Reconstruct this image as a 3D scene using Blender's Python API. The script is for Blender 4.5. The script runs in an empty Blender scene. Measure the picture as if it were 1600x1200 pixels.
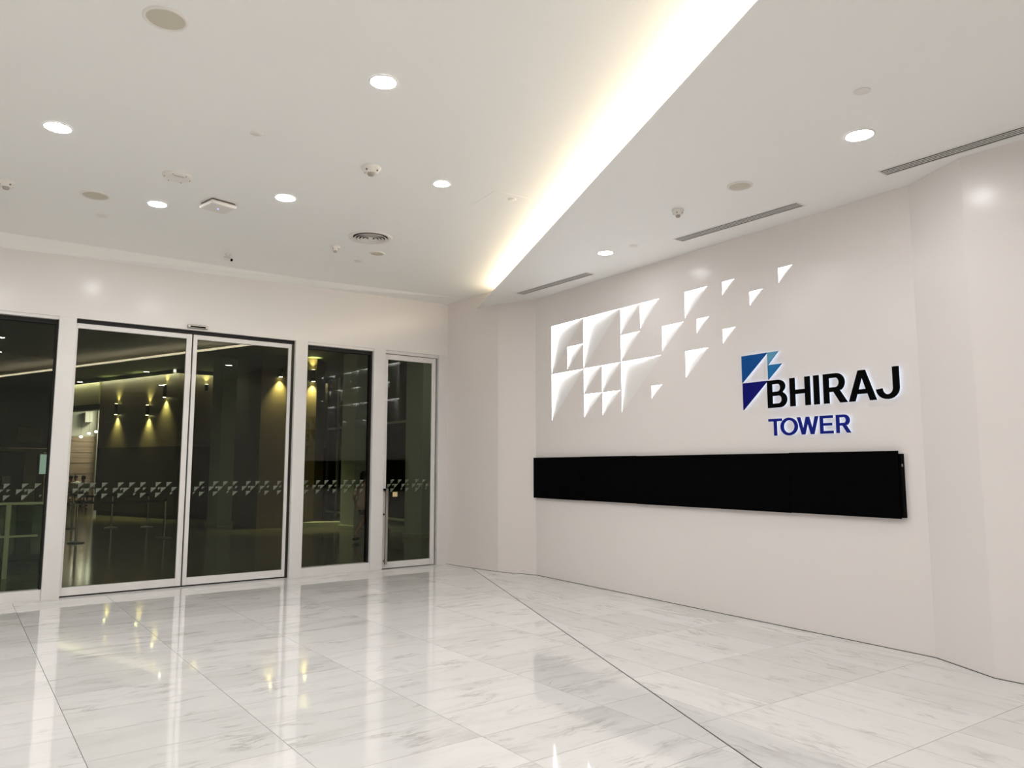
import bpy, bmesh, math, random
from mathutils import Vector, Matrix
from mathutils.geometry import delaunay_2d_cdt, intersect_line_line_2d

random.seed(7)
C = bpy.context.scene.collection
SC = bpy.context.scene
R = math.radians

# ------------------------------------------------------------------ camera, world, exposure
cam_data = bpy.data.cameras.new('camera')
cam_data.sensor_width = 36.0
cam_data.lens = 1172.0 / 1600.0 * 36.0
cam_data.clip_end = 200
camera = bpy.data.objects.new('camera', cam_data)
camera.location = (0, 0, 1.6)
camera.rotation_euler = (R(90 + 6.33), 0, R(53.3 - 90))
C.objects.link(camera)
SC.camera = camera

world = bpy.data.worlds.new('world')
SC.world = world
world.use_nodes = True
world.node_tree.nodes['Background'].inputs[0].default_value = (0.010, 0.012, 0.016, 1)   # night outside
world.node_tree.nodes['Background'].inputs[1].default_value = 1.0

SC.view_settings.view_transform = 'Standard'
SC.view_settings.look = 'None'
SC.view_settings.gamma = 1.0
SC.view_settings.use_curve_mapping = False
SC.view_settings.exposure = 0.10

DOWNLIGHT = 196.0      # emission of the ceiling downlights
COVE = 20.0           # emission of the warm strip in the ceiling cove
NICHE = 16.0           # emission of the strips in the wall triangles

# ------------------------------------------------------------------ materials
def srgb(r, g, b):
    f = lambda c: (c / 12.92 if c <= .04045 else ((c + .055) / 1.055) ** 2.4)
    return (f(r / 255), f(g / 255), f(b / 255), 1)

def material(name):
    m = bpy.data.materials.new(name)
    m.use_nodes = True
    nt = m.node_tree
    return m, nt, nt.nodes['Principled BSDF'], nt.nodes['Material Output']

def plain(name, col, rough=.5, metal=0., spec=.5, noise=0., scale=6., bump=0.):
    m, nt, p, out = material(name)
    p.inputs['Base Color'].default_value = col
    p.inputs['Roughness'].default_value = rough
    p.inputs['Metallic'].default_value = metal
    p.inputs['Specular IOR Level'].default_value = spec
    if noise or bump:
        tc = nt.nodes.new('ShaderNodeTexCoord')
        n = nt.nodes.new('ShaderNodeTexNoise')
        n.inputs['Scale'].default_value = scale
        n.inputs['Detail'].default_value = 4
        nt.links.new(tc.outputs['Object'], n.inputs['Vector'])
        if noise:
            mx = nt.nodes.new('ShaderNodeMix'); mx.data_type = 'RGBA'
            mx.inputs[6].default_value = tuple(c * (1 - noise) for c in col[:3]) + (1,)
            mx.inputs[7].default_value = tuple(min(1, c * (1 + noise)) for c in col[:3]) + (1,)
            nt.links.new(n.outputs['Fac'], mx.inputs[0])
            nt.links.new(mx.outputs[2], p.inputs['Base Color'])
        if bump:
            b = nt.nodes.new('ShaderNodeBump')
            b.inputs['Strength'].default_value = bump
            b.inputs['Distance'].default_value = .01
            nt.links.new(n.outputs['Fac'], b.inputs['Height'])
            nt.links.new(b.outputs['Normal'], p.inputs['Normal'])
    return m

def emissive(name, col, strength):
    m = bpy.data.materials.new(name)
    m.use_nodes = True
    nt = m.node_tree
    nt.nodes.remove(nt.nodes['Principled BSDF'])
    e = nt.nodes.new('ShaderNodeEmission')
    e.inputs[0].default_value = col
    e.inputs[1].default_value = strength
    nt.links.new(e.outputs[0], nt.nodes['Material Output'].inputs[0])
    return m

def glass(name, tint, ior=1.5, rough=0.0):
    m = bpy.data.materials.new(name)
    m.use_nodes = True
    nt = m.node_tree
    nt.nodes.remove(nt.nodes['Principled BSDF'])
    tr = nt.nodes.new('ShaderNodeBsdfTransparent'); tr.inputs[0].default_value = tint
    gl = nt.nodes.new('ShaderNodeBsdfGlossy'); gl.inputs['Roughness'].default_value = rough
    fr = nt.nodes.new('ShaderNodeFresnel'); fr.inputs[0].default_value = ior
    mx = nt.nodes.new('ShaderNodeMixShader')
    nt.links.new(fr.outputs[0], mx.inputs[0])
    nt.links.new(tr.outputs[0], mx.inputs[1])
    nt.links.new(gl.outputs[0], mx.inputs[2])
    nt.links.new(mx.outputs[0], nt.nodes['Material Output'].inputs[0])
    return m

def marble(name):
    """Polished white marble: long thin grey veins, soft clouds, now and then a dirty brown patch; each slab cut from another place."""
    m, nt, p, out = material(name)
    N, L = nt.nodes.new, nt.links.new
    tc = N('ShaderNodeTexCoord'); oi = N('ShaderNodeObjectInfo')
    sc = N('ShaderNodeVectorMath'); sc.operation = 'SCALE'
    comb = N('ShaderNodeCombineXYZ')
    mul = N('ShaderNodeMath'); mul.operation = 'MULTIPLY'; mul.inputs[1].default_value = 137.0
    mul2 = N('ShaderNodeMath'); mul2.operation = 'MULTIPLY'; mul2.inputs[1].default_value = 71.0
    L(oi.outputs['Random'], mul.inputs[0]); L(oi.outputs['Random'], mul2.inputs[0])
    L(mul.outputs[0], comb.inputs[0]); L(mul2.outputs[0], comb.inputs[1]); L(mul.outputs[0], comb.inputs[2])
    add = N('ShaderNodeVectorMath'); add.operation = 'ADD'
    L(tc.outputs['Object'], add.inputs[0]); L(comb.outputs[0], add.inputs[1])
    # soft warp
    wn = N('ShaderNodeTexNoise'); wn.inputs['Scale'].default_value = 2.2; wn.inputs['Detail'].default_value = 5
    L(add.outputs[0], wn.inputs['Vector'])
    ws = N('ShaderNodeVectorMath'); ws.operation = 'SCALE'; ws.inputs['Scale'].default_value = .22
    L(wn.outputs['Color'], ws.inputs[0])
    wa = N('ShaderNodeVectorMath'); wa.operation = 'ADD'
    L(add.outputs[0], wa.inputs[0]); L(ws.outputs[0], wa.inputs[1])
    mp = N('ShaderNodeMapping'); mp.inputs['Scale'].default_value = (1.3, 6.5, 1.0); mp.inputs['Rotation'].default_value = (0, 0, R(6))
    L(wa.outputs[0], mp.inputs[0])
    def vein(scale, lo, mid, detail=7, rough=.62):
        n = N('ShaderNodeTexNoise'); n.inputs['Scale'].default_value = scale
        n.inputs['Detail'].default_value = detail; n.inputs['Roughness'].default_value = rough
        L(mp.outputs[0], n.inputs['Vector'])
        s = N('ShaderNodeMath'); s.operation = 'SUBTRACT'; s.inputs[1].default_value = .5
        L(n.outputs['Fac'], s.inputs[0])
        a = N('ShaderNodeMath'); a.operation = 'ABSOLUTE'; L(s.outputs[0], a.inputs[0])
        mr = N('ShaderNodeMapRange'); mr.inputs['From Min'].default_value = lo; mr.inputs['From Max'].default_value = mid
        mr.inputs['To Min'].default_value = 1; mr.inputs['To Max'].default_value = 0
        L(a.outputs[0], mr.inputs['Value'])
        return mr.outputs[0]
    v1 = vein(1.0, .0, .035)
    # veins only here and there
    pn = N('ShaderNodeTexNoise'); pn.inputs['Scale'].default_value = 2.6; pn.inputs['Detail'].default_value = 3
    L(wa.outputs[0], pn.inputs['Vector'])
    pr = N('ShaderNodeMapRange'); pr.inputs['From Min'].default_value = .50; pr.inputs['From Max'].default_value = .66
    L(pn.outputs['Fac'], pr.inputs['Value'])
    vm = N('ShaderNodeMath'); vm.operation = 'MULTIPLY'; L(v1, vm.inputs[0]); L(pr.outputs[0], vm.inputs[1])
    # clouds, drawn out with the grain
    cn = N('ShaderNodeTexNoise'); cn.inputs['Scale'].default_value = .9; cn.inputs['Detail'].default_value = 6; cn.inputs['Roughness'].default_value = .68
    L(mp.outputs[0], cn.inputs['Vector'])
    cr = N('ShaderNodeMapRange'); cr.inputs['From Min'].default_value = .50; cr.inputs['From Max'].default_value = .80
    L(cn.outputs['Fac'], cr.inputs['Value'])
    # per slab: base tone and how cloudy
    tone = N('ShaderNodeMix'); tone.data_type = 'RGBA'
    tone.inputs[6].default_value = srgb(226, 225, 222); tone.inputs[7].default_value = srgb(239, 237, 235)
    L(oi.outputs['Random'], tone.inputs[0])
    rnd = N('ShaderNodeMath'); rnd.operation = 'MULTIPLY'; rnd.inputs[1].default_value = 7.31; L(oi.outputs['Random'], rnd.inputs[0])
    fr = N('ShaderNodeMath'); fr.operation = 'FRACT'; L(rnd.outputs[0], fr.inputs[0])
    pw = N('ShaderNodeMath'); pw.operation = 'POWER'; pw.inputs[1].default_value = 3.0; L(fr.outputs[0], pw.inputs[0])
    am = N('ShaderNodeMapRange'); am.inputs['To Min'].default_value = .22; am.inputs['To Max'].default_value = .95; L(pw.outputs[0], am.inputs['Value'])
    cm = N('ShaderNodeMath'); cm.operation = 'MULTIPLY'; L(cr.outputs[0], cm.inputs[0]); L(am.outputs[0], cm.inputs[1])
    m1 = N('ShaderNodeMix'); m1.data_type = 'RGBA'; m1.inputs[7].default_value = srgb(168, 165, 160)
    L(cm.outputs[0], m1.inputs[0]); L(tone.outputs[2], m1.inputs[6])
    vs = N('ShaderNodeMath'); vs.operation = 'MULTIPLY'; vs.inputs[1].default_value = .42; L(vm.outputs[0], vs.inputs[0])
    m2 = N('ShaderNodeMix'); m2.data_type = 'RGBA'; m2.inputs[7].default_value = srgb(132, 126, 118)
    L(vs.outputs[0], m2.inputs[0]); L(m1.outputs[2], m2.inputs[6])
    L(m2.outputs[2], p.inputs['Base Color'])
    p.inputs['Roughness'].default_value = .045
    p.inputs['IOR'].default_value = 1.50
    # barely perceptible waviness of the polish
    bn = N('ShaderNodeTexNoise'); bn.inputs['Scale'].default_value = 1.8; bn.inputs['Detail'].default_value = 2
    L(add.outputs[0], bn.inputs['Vector'])
    b = N('ShaderNodeBump'); b.inputs['Strength'].default_value = .05; b.inputs['Distance'].default_value = .01
    L(bn.outputs['Fac'], b.inputs['Height']); L(b.outputs['Normal'], p.inputs['Normal'])
    return m

def stone_courses(name, c1, c2, rough=.45):
    """Dark stone cladding with a horizontal grain."""
    m, nt, p, out = material(name)
    N, L = nt.nodes.new, nt.links.new
    tc = N('ShaderNodeTexCoord')
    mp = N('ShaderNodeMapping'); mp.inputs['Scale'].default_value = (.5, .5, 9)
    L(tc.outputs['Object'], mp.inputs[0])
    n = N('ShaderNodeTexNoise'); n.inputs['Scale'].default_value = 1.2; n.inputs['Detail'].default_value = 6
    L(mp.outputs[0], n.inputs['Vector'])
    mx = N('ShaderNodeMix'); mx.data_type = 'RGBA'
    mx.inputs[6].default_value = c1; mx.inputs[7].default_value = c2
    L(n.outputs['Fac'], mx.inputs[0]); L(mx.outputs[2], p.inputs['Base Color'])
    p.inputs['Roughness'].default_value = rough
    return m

M = {}
M['ceiling'] = plain('ceiling paint', srgb(248, 247, 243), .55, noise=.006, scale=1.5)
M['wall'] = plain('glossy white wall panel', srgb(241, 234, 231), .22, spec=.25, noise=.006, scale=.8)
M['wall_matt'] = plain('white wall paint', srgb(238, 230, 226), .35, noise=.006, scale=.8)
M['header'] = plain('glossy white header panel', srgb(238, 234, 231), .18, spec=.16)
M['back'] = plain('grey plaster', srgb(236, 232, 224), .5, noise=.03, scale=1.2)
M['frame'] = plain('white powder coated aluminium', srgb(231, 228, 225), .28)
M['gap'] = plain('black gap', srgb(18, 18, 17), .7)
M['marble'] = marble('polished white marble')
M['grout'] = plain('grey joint', srgb(98, 95, 90), .8)
M['joint'] = plain('dark joint and shadow gap', srgb(42, 40, 38), .5)
M['glass'] = glass('tinted door glass', (.80, .835, .73, 1), 1.37)
M['decal'] = plain('frosted film', srgb(104, 110, 94), .6)
M['steel'] = plain('brushed steel', srgb(170, 166, 160), .28, 1.0)
M['steel_dark'] = plain('dark steel', srgb(70, 68, 62), .3, 1.0)
M['chrome'] = plain('polished steel', srgb(205, 203, 198), .12, 1.0)
M['black'] = plain('black lacquer', srgb(5, 5, 5), .6, spec=.04)
M['screen'] = plain('black display face', srgb(4, 4, 5), .7, spec=.03)
M['blue'] = plain('blue lacquer', srgb(0, 78, 150), .4, spec=.15)
M['navy'] = plain('navy lacquer', srgb(4, 8, 112), .4, spec=.15)
M['navy_text'] = plain('navy letters', srgb(14, 28, 132), .4, spec=.15)
M['sky'] = plain('pale blue lacquer', srgb(100, 162, 196), .4, spec=.15)
M['mid'] = plain('mid blue lacquer', srgb(33, 116, 178), .4, spec=.15)
M['halo'] = emissive('letter back light', (.72, .82, 1, 1), 1.3)
M['lamp'] = emissive('downlight diffuser', (.985, .985, 1, 1), DOWNLIGHT)
M['lamp_low'] = emissive('weaker downlight diffuser', (.985, .985, 1, 1), DOWNLIGHT * .45)
M['lamp_dim'] = emissive('dim downlight diffuser', (.985, .985, 1, 1), DOWNLIGHT * .30)
M['lamp_far'] = emissive('stronger downlight diffuser', (.985, .985, 1, 1), DOWNLIGHT * 1.35)
M['cove'] = emissive('warm strip', (1, .85, .63, 1), COVE)
M['niche'] = emissive('white niche strip', (.96, .98, 1, 1), NICHE)
M['facet'] = plain('white niche facet', srgb(240, 237, 234), .4)
M['trim_ring'] = plain('white lamp trim', srgb(238, 235, 230), .35)
M['speaker'] = plain('perforated speaker mesh', srgb(208, 200, 182), .6, bump=.3, scale=220)
M['plastic'] = plain('white plastic', srgb(236, 231, 224), .4)
M['plastic_dark'] = plain('grey plastic', srgb(120, 112, 104), .5)
M['plastic_tip'] = plain('beige plastic', srgb(176, 166, 156), .4)
M['vent_dark'] = plain('dark duct', srgb(58, 52, 47), .8)
M['led_blue'] = emissive('blue indicator', (.35, .45, 1, 1), 2.0)
M['plate'] = plain('brass coloured label', srgb(226, 204, 150), .4)
# beyond the doors
M['stone'] = stone_courses('dark stone cladding', srgb(84, 74, 54), srgb(122, 110, 82))
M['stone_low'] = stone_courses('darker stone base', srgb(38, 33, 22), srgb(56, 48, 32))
M['stone_brown'] = stone_courses('brown stone cladding', srgb(96, 80, 56), srgb(126, 108, 78))
M['fascia'] = plain('cream fascia', srgb(150, 143, 104), .5, noise=.04, scale=1.)
M['hall_floor'] = plain('dark polished hall floor', srgb(112, 108, 84), .12, noise=.12, scale=.6)
M['hall_ceiling'] = plain('grey green hall ceiling', srgb(96, 104, 72), .6)
M['column'] = plain('pale column', srgb(214, 220, 206), .5)
M['ledge'] = plain('pale stone ledge', srgb(216, 215, 192), .5)
M['hall_strip'] = emissive('hall warm strip', (1, .97, .92, 1), 24.0)
M['sconce_lamp'] = emissive('sconce lamp', (1, .93, .52, 1), 26.0)
M['wood'] = stone_courses('light wood boards', srgb(136, 112, 92), srgb(196, 172, 150), .5)
M['lobby_wall'] = plain('pale lobby wall', srgb(205, 203, 192), .5)
M['lobby_lamp'] = emissive('lobby lamp', (1, .95, .86, 1), 40.0)
M['lit_sign'] = emissive('lit teal sign', (.36, .50, .47, 1), .75)
M['kiosk'] = plain('dark kiosk cladding', srgb(54, 64, 46), .5)
M['kiosk_dark'] = plain('near black cladding', srgb(18, 19, 14), .5)
M['green_glass'] = glass('green edge glass', (.42, .66, .50, 1), 1.5)
M['rail'] = plain('pale rail', srgb(196, 204, 176), .35)
M['belt'] = plain('black belt', srgb(16, 16, 14), .6)
M['skin'] = plain('skin', srgb(170, 120, 98), .6)
M['hair'] = plain('dark hair', srgb(22, 18, 16), .6)
M['pink'] = plain('pale pink cotton', srgb(214, 176, 166), .8)
M['skirt'] = plain('dark shorts', srgb(46, 40, 40), .8)
M['white_shirt'] = plain('white shirt', srgb(232, 226, 212), .8)

# ------------------------------------------------------------------ mesh helpers
class MB:
    """Collects simple solids into one mesh."""
    def __init__(s): s.v, s.f, s.sm = [], [], []
    def add(s, v, f, smooth=False):
        o = len(s.v)
        s.v += [tuple(p) for p in v]
        s.f += [tuple(i + o for i in q) for q in f]
        s.sm += [smooth] * len(f)
        return s
    def box(s, x0, x1, y0, y1, z0, z1):
        return s.prism([(x0, y0), (x1, y0), (x1, y1), (x0, y1)], z0, z1)
    def prism(s, poly, z0, z1):
        """z0/z1: a number or a function of (x, y)."""
        a = sum(poly[i][0] * poly[(i + 1) % len(poly)][1] - poly[(i + 1) % len(poly)][0] * poly[i][1] for i in range(len(poly)))
        if a < 0: poly = poly[::-1]
        g = lambda z, p: z(*p) if callable(z) else z
        n = len(poly)
        v = [(p[0], p[1], g(z0, p)) for p in poly] + [(p[0], p[1], g(z1, p)) for p in poly]
        f = [tuple(range(n - 1, -1, -1)), tuple(range(n, 2 * n))] + [(i, (i + 1) % n, n + (i + 1) % n, n + i) for i in range(n)]
        return s.add(v, f)
    def lathe(s, prof, n=32, smooth=True):
        """prof: (r, z) from one end to the other; closed at r=0 ends."""
        v, f, rings = [], [], []
        for r, z in prof:
            if r < 1e-6:
                rings.append([len(v)]); v.append((0, 0, z))
            else:
                rings.append(list(range(len(v), len(v) + n)))
                v += [(r * math.cos(2 * math.pi * i / n), r * math.sin(2 * math.pi * i / n), z) for i in range(n)]
        for a, b in zip(rings, rings[1:]):
            for i in range(n):
                j = (i + 1) % n
                if len(a) == 1 and len(b) == 1: continue
                if len(a) == 1: f.append((a[0], b[i], b[j]))
                elif len(b) == 1: f.append((a[i], b[0], a[j]))
                else: f.append((a[i], b[i], b[j], a[j]))
        return s.add(v, f, smooth)
    def tube(s, p, q, r, n=12, r2=None):
        p, q = Vector(p), Vector(q)
        d = (q - p).normalized()
        a = d.orthogonal().normalized(); b = d.cross(a)
        r2 = r if r2 is None else r2
        v = [tuple(p + (a * math.cos(t) + b * math.sin(t)) * r) for t in [2 * math.pi * i / n for i in range(n)]]
        v += [tuple(q + (a * math.cos(t) + b * math.sin(t)) * r2) for t in [2 * math.pi * i / n for i in range(n)]]
        f = [(i, (i + 1) % n, n + (i + 1) % n, n + i) for i in range(n)] + [tuple(range(n - 1, -1, -1)), tuple(range(n, 2 * n))]
        return s.add(v, f, False)
    def mesh(s, name, mat, bevel=0.):
        me = bpy.data.meshes.new(name)
        me.from_pydata(s.v, [], s.f)
        me.polygons.foreach_set('use_smooth', s.sm)
        if bevel or True:
            bm = bmesh.new(); bm.from_mesh(me)
            bmesh.ops.recalc_face_normals(bm, faces=bm.faces)
            if bevel:
                bmesh.ops.bevel(bm, geom=bm.edges, offset=bevel, segments=2, affect='EDGES', profile=.5)
            bm.to_mesh(me); bm.free()
        me.materials.append(mat)
        me.update()
        return me
    def build(s, name, mat, parent=None, bevel=0., loc=None, rotz=None):
        return link(name, s.mesh(name, mat, bevel), parent, loc, rotz)

def link(name, me, parent=None, loc=None, rotz=None):
    o = bpy.data.objects.new(name, me)
    C.objects.link(o)
    if parent: o.parent = parent
    if loc: o.location = loc
    if rotz is not None: o.rotation_euler = (0, 0, rotz)
    return o

def tag(o, label, cat, group=None):
    o['label'] = label; o['category'] = cat
    if group: o['group'] = group
    return o

def thing(name, label, cat, loc=(0, 0, 0), rotz=0., group=None):
    o = link(name, None, None, loc, rotz)
    return tag(o, label, cat, group)

def struct(o):
    o['kind'] = 'structure'
    return o

def group_root(name, loc=(0, 0, 0), rotz=0.):
    return struct(link(name, None, None, loc, rotz))

def copy_tree(o, parent=None):
    c = o.copy(); C.objects.link(c)
    if parent: c.parent = parent
    for ch in [k for k in o.children]:
        copy_tree(ch, c)
    return c

# ------------------------------------------------------------------ plan of the hall (metres)
Y_DOOR = 10.87                     # inner face of the door wall
ZC = 4.42                          # main ceiling
pD, pE = (6.73, 10.87), (6.87, 9.58)
pA, pB = (7.13, 8.958), (6.785, 3.109)
pC, pF = (6.497, 2.553), (6.44, -5.2)
X_LEFT, Y_BACK = -5.0, -5.2
low = lambda x, y: 4.165 + (y - 6.5) * .0095          # underside of the dropped ceiling
EDGE0, EDGE1 = Vector((6.921, 10.254)), Vector((3.373, 2.254))
ed = (EDGE1 - EDGE0).normalized()
edge_at = lambda y: EDGE0.x + (y - EDGE0.y) * ed.x / ed.y
# where the edge meets wall D-E
tip_y = 10.12
tip = (pD[0] + (pD[1] - tip_y) / (pD[1] - pE[1]) * (pE[0] - pD[0]), tip_y)

# ------------------------------------------------------------------ floor
floor = struct(MB().box(X_LEFT, 7.6, Y_BACK, Y_DOOR + .22, -.20, -.012).build('floor', M['grout']))

def clip(poly, p, nrm):
    """Keep the side of the line through p where (q-p).nrm >= 0."""
    out = []
    for i in range(len(poly)):
        a, b = Vector(poly[i]), Vector(poly[(i + 1) % len(poly)])
        da, db = (a - p).dot(nrm), (b - p).dot(nrm)
        if da >= 0: out.append(tuple(a))
        if (da >= 0) != (db >= 0):
            t = da / (da - db); out.append(tuple(a + (b - a) * t))
    return out

def area(poly):
    return abs(sum(poly[i][0] * poly[(i + 1) % len(poly)][1] - poly[(i + 1) % len(poly)][0] * poly[i][1] for i in range(len(poly)))) / 2

J0, J1 = Vector((6.63, 9.804)), Vector((3.591, 2.582))        # the long dark joint in the floor
jd = (J1 - J0).normalized()
jn = Vector((-jd.y, jd.x))                                    # points to the sign wall side?
if jn.dot(Vector(pB) - J0) < 0: jn = -jn
JW = .006
G = .0018
wall_lines = []
pts = [pD, pE, pA, pB, pC, pF]
for a, b in zip(pts, pts[1:]):
    a, b = Vector(a), Vector(b); d = (b - a).normalized(); n = Vector((d.y, -d.x))
    if n.dot(Vector((0, 3)) - a) < 0: n = -n
    wall_lines.append((a, n))

def inside_room(poly):
    """Tiles run on a little under the broken right-hand wall; whole tiles beyond it are left out."""
    cx = sum(p[0] for p in poly) / len(poly); cy = sum(p[1] for p in poly) / len(poly)
    for p, q in zip(pts, pts[1:]):
        if q[1] <= cy <= p[1]:
            xw = p[0] + (p[1] - cy) / (p[1] - q[1]) * (q[0] - p[0])
            return poly if cx < xw + .30 else []
    return poly

def add_tile(poly, ang):
    if len(poly) < 3 or area(poly) < .002: return
    cx = sum(p[0] for p in poly) / len(poly); cy = sum(p[1] for p in poly) / len(poly)
    ca, sa = math.cos(-ang), math.sin(-ang)
    loc = [((p[0] - cx) * ca - (p[1] - cy) * sa, (p[0] - cx) * sa + (p[1] - cy) * ca) for p in poly]
    o = MB().prism(loc, -.012, 0).build('tile', M['marble'], floor, loc=(cx, cy, 0), rotz=ang)

Y_TILE = 1.0
TX0, TY0 = .70 - .98 * 3, 4.84 + .486 * 13
# left field, square to the doors: tiles 0.98 x 0.486
for i in range(10):
    for j in range(22):
        x0, y1 = TX0 + .98 * i, TY0 - .486 * j
        poly = [(x0 + G, y1 - .486 + G), (x0 + .98 - G, y1 - .486 + G), (x0 + .98 - G, y1 - G), (x0 + G, y1 - G)]
        poly = clip(poly, J0 - jn * JW, -jn)
        poly = clip(poly, Vector((0, Y_DOOR - .02)), Vector((0, -1))) if len(poly) > 2 else []
        poly = clip(poly, Vector((0, Y_TILE)), Vector((0, 1))) if len(poly) > 2 else []
        poly = clip(poly, Vector((X_LEFT, 0)), Vector((1, 0))) if len(poly) > 2 else []
        if len(poly) > 2: poly = inside_room(poly)
        add_tile(poly, 0.)
# right field, along the sign wall: 0.98 along it, 0.475 across
ANG = R(-2.3)
ux, uy = Vector((math.cos(ANG), math.sin(ANG))), Vector((-math.sin(ANG), math.cos(ANG)))
Q0 = Vector((4.545, 2.226))
for i in range(-6, 7):
    for j in range(-2, 9):
        o = Q0 + ux * .4755 * i + uy * .985 * j
        poly = [tuple(o + ux * G + uy * G), tuple(o + ux * (.4755 - G) + uy * G), tuple(o + ux * (.4755 - G) + uy * (.985 - G)), tuple(o + ux * G + uy * (.985 - G))]
        poly = clip(poly, J0 + jn * JW, jn)
        poly = clip(poly, Vector((0, Y_TILE)), Vector((0, 1))) if len(poly) > 2 else []
        poly = clip(poly, Vector((0, Y_DOOR - .02)), Vector((0, -1))) if len(poly) > 2 else []
        if len(poly) > 2: poly = inside_room(poly)
        add_tile(poly, ANG + R(90))
# threshold strip under the doors, floor behind the camera and the joint itself
MB().box(X_LEFT, 7.0, Y_DOOR - .018, Y_DOOR + .22, -.012, 0).build('threshold', M['marble'], floor)
MB().box(X_LEFT, 7.6, Y_BACK, Y_TILE - .003, -.012, 0).box(X_LEFT, TX0 - .003, Y_TILE, Y_DOOR - .02, -.012, 0).build('paving', M['marble'], floor)['kind'] = 'stuff'
jq = [J0 + jd * -.08 + jn * .004, J0 + jd * -.08 - jn * .004, J0 + jd * 9.4 - jn * .004, J0 + jd * 9.4 + jn * .004]
MB().prism([tuple(p) for p in jq], -.011, -.0008).build('expansion_joint', M['joint'], floor)

# ------------------------------------------------------------------ walls
def wall_prism(name, pts2, thick_dir, z0, z1, mat):
    a, b = Vector(pts2[0]), Vector(pts2[1]); n = Vector(thick_dir)
    return struct(MB().prism([tuple(a), tuple(b), tuple(b + n), tuple(a + n)], z0, z1).build(name, mat))

ZT = 4.7
wall_prism('wall_corner', (pD, pE), (.35, .05), 0, ZT, M['wall_matt'])
wall_prism('wall_fold', (pE, pA), (.35, .15), 0, ZT, M['wall_matt'])
wall_prism('wall_return', (pB, pC), (.35, -.15), 0, ZT, M['wall'])
wall_prism('wall_right', (pC, pF), (.35, 0), 0, ZT, M['wall'])
struct(MB().box(X_LEFT - .2, X_LEFT, Y_BACK - .2, Y_DOOR + .2, 0, ZT).build('wall_left', M['back']))
struct(MB().box(X_LEFT - .2, 7.0, Y_BACK - .2, Y_BACK, 0, ZT).build('wall_back', M['back']))
# header over the doors; its top edge rises a little to the right, a slanted strip leads to the ceiling
hz = lambda x: 4.262 + .138 * max(0, x - .3) / 6.4
hv, hf = [], []
struct(MB().prism([(X_LEFT, Y_DOOR), (6.74, Y_DOOR), (6.74, Y_DOOR + .30), (X_LEFT, Y_DOOR + .30)], 3.492, ZT).build('wall_front', M['header']))
cs = [(X_LEFT, 10.72), (4.1, 10.74), (6.79, 10.36)]
m = MB()
xs = [X_LEFT, .3, 4.1, 6.73]
ys = [10.72, 10.725, 10.73, 10.40]
v = []
for x, y in zip(xs, ys):
    v += [(x, Y_DOOR + .005, hz(x)), (x if x < 6 else 6.785, y, ZC + .002), (x, Y_DOOR + .005, ZC + .002)]
f = [(0, 1, 2), (9, 11, 10)]
for k in range(3):
    a, b = 3 * k, 3 * k + 3
    f += [(a, b, b + 1, a + 1), (a + 1, b + 1, b + 2, a + 2), (a + 2, b + 2, b, a)]
m.add(v, f)
struct(m.build('trim_1', M['ceiling']))

foot = [('corner', pD, pE), ('fold', pE, pA), ('sign', pA, pB), ('return', pB, pC), ('right', pC, pF)]
for nm, a, b in foot:
    a, b = Vector(a), Vector(b); d = (b - a).normalized(); n = Vector((-d.y, d.x))
    if n.dot(Vector((0, 4)) - a) < 0: n = -n
    w = .002 if nm in ('corner', 'fold') else .006
    struct(MB().prism([tuple(a), tuple(b), tuple(b + n * w), tuple(a + n * w)], 0, .004).build('baseboard_' + nm, M['joint']))  # dark strip painted in for the shadow gap at the wall foot

# sign wall: a sheet with the triangular holes cut through, lying on a slab
SROT = math.atan2(pB[1] - pA[1], pB[0] - pA[0])
S_LEN = (Vector(pB) - Vector(pA)).length
WALL_LOC = (pA[0], pA[1], 0)
# (s, z, width, height, words) of the lit triangles, s along the wall from its far corner
GR = .392
TRI = [
    (.421, 3.698, .752, .708, 'large white lit triangle at top left corner of the pattern'),
    (1.178, 3.698, .780, .712, 'largest white lit triangle, second from left in the top row'),
    (.802, 3.334, .370, .326, 'small white lit triangle tucked under the top left large one'),
    (1.963, 3.695, .370, .342, 'upper of two stacked medium lit triangles right of the largest one'),
    (2.340, 3.695, .349, .322, 'medium lit triangle at the right end of the joined top row'),
    (1.962, 3.334, .363, .348, 'lower of two stacked medium lit triangles right of the largest one'),
    (1.963, 2.978, .734, .664, 'large lit triangle with long thin tips, its top edge at mid height'),
    (.419, 2.974, .747, .690, 'large lit triangle at the bottom left of the pattern'),
    (1.178, 2.978, .386, .355, 'upper left triangle of the block of four medium lit ones'),
    (1.573, 2.978, .370, .360, 'upper right triangle of the block of four medium lit ones'),
    (1.182, 2.610, .387, .321, 'lower left triangle of the block of four medium lit ones'),
    (1.575, 2.607, .364, .309, 'lower right triangle of the block of four medium lit ones'),
    (2.521, 2.611, .188, .159, 'tiny lit triangle alone below the rest of the pattern'),
    (2.726, 3.334, .360, .306, 'medium lit triangle standing free below and left of the big free one'),
    (3.115, 3.690, .360, .316, 'free medium lit triangle level with the top row, above the dropped ones'),
    (3.295, 3.331, .190, .165, 'small lit triangle just below the free medium one at the top'),
    (3.692, 3.694, .176, .151, 'small lit triangle at the top, right of the free medium one'),
    (4.068, 3.506, .178, .154, 'small lit triangle second from the right end of the pattern'),
    (4.448, 3.684, .172, .156, 'small lit triangle farthest right and nearest the ceiling'),
    (3.680, 3.149, .183, .160, 'small lit triangle nearest above the blue emblem'),
    (3.106, 2.972, .356, .315, 'free medium lit triangle lowest on the right, left of the emblem'),
]
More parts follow.
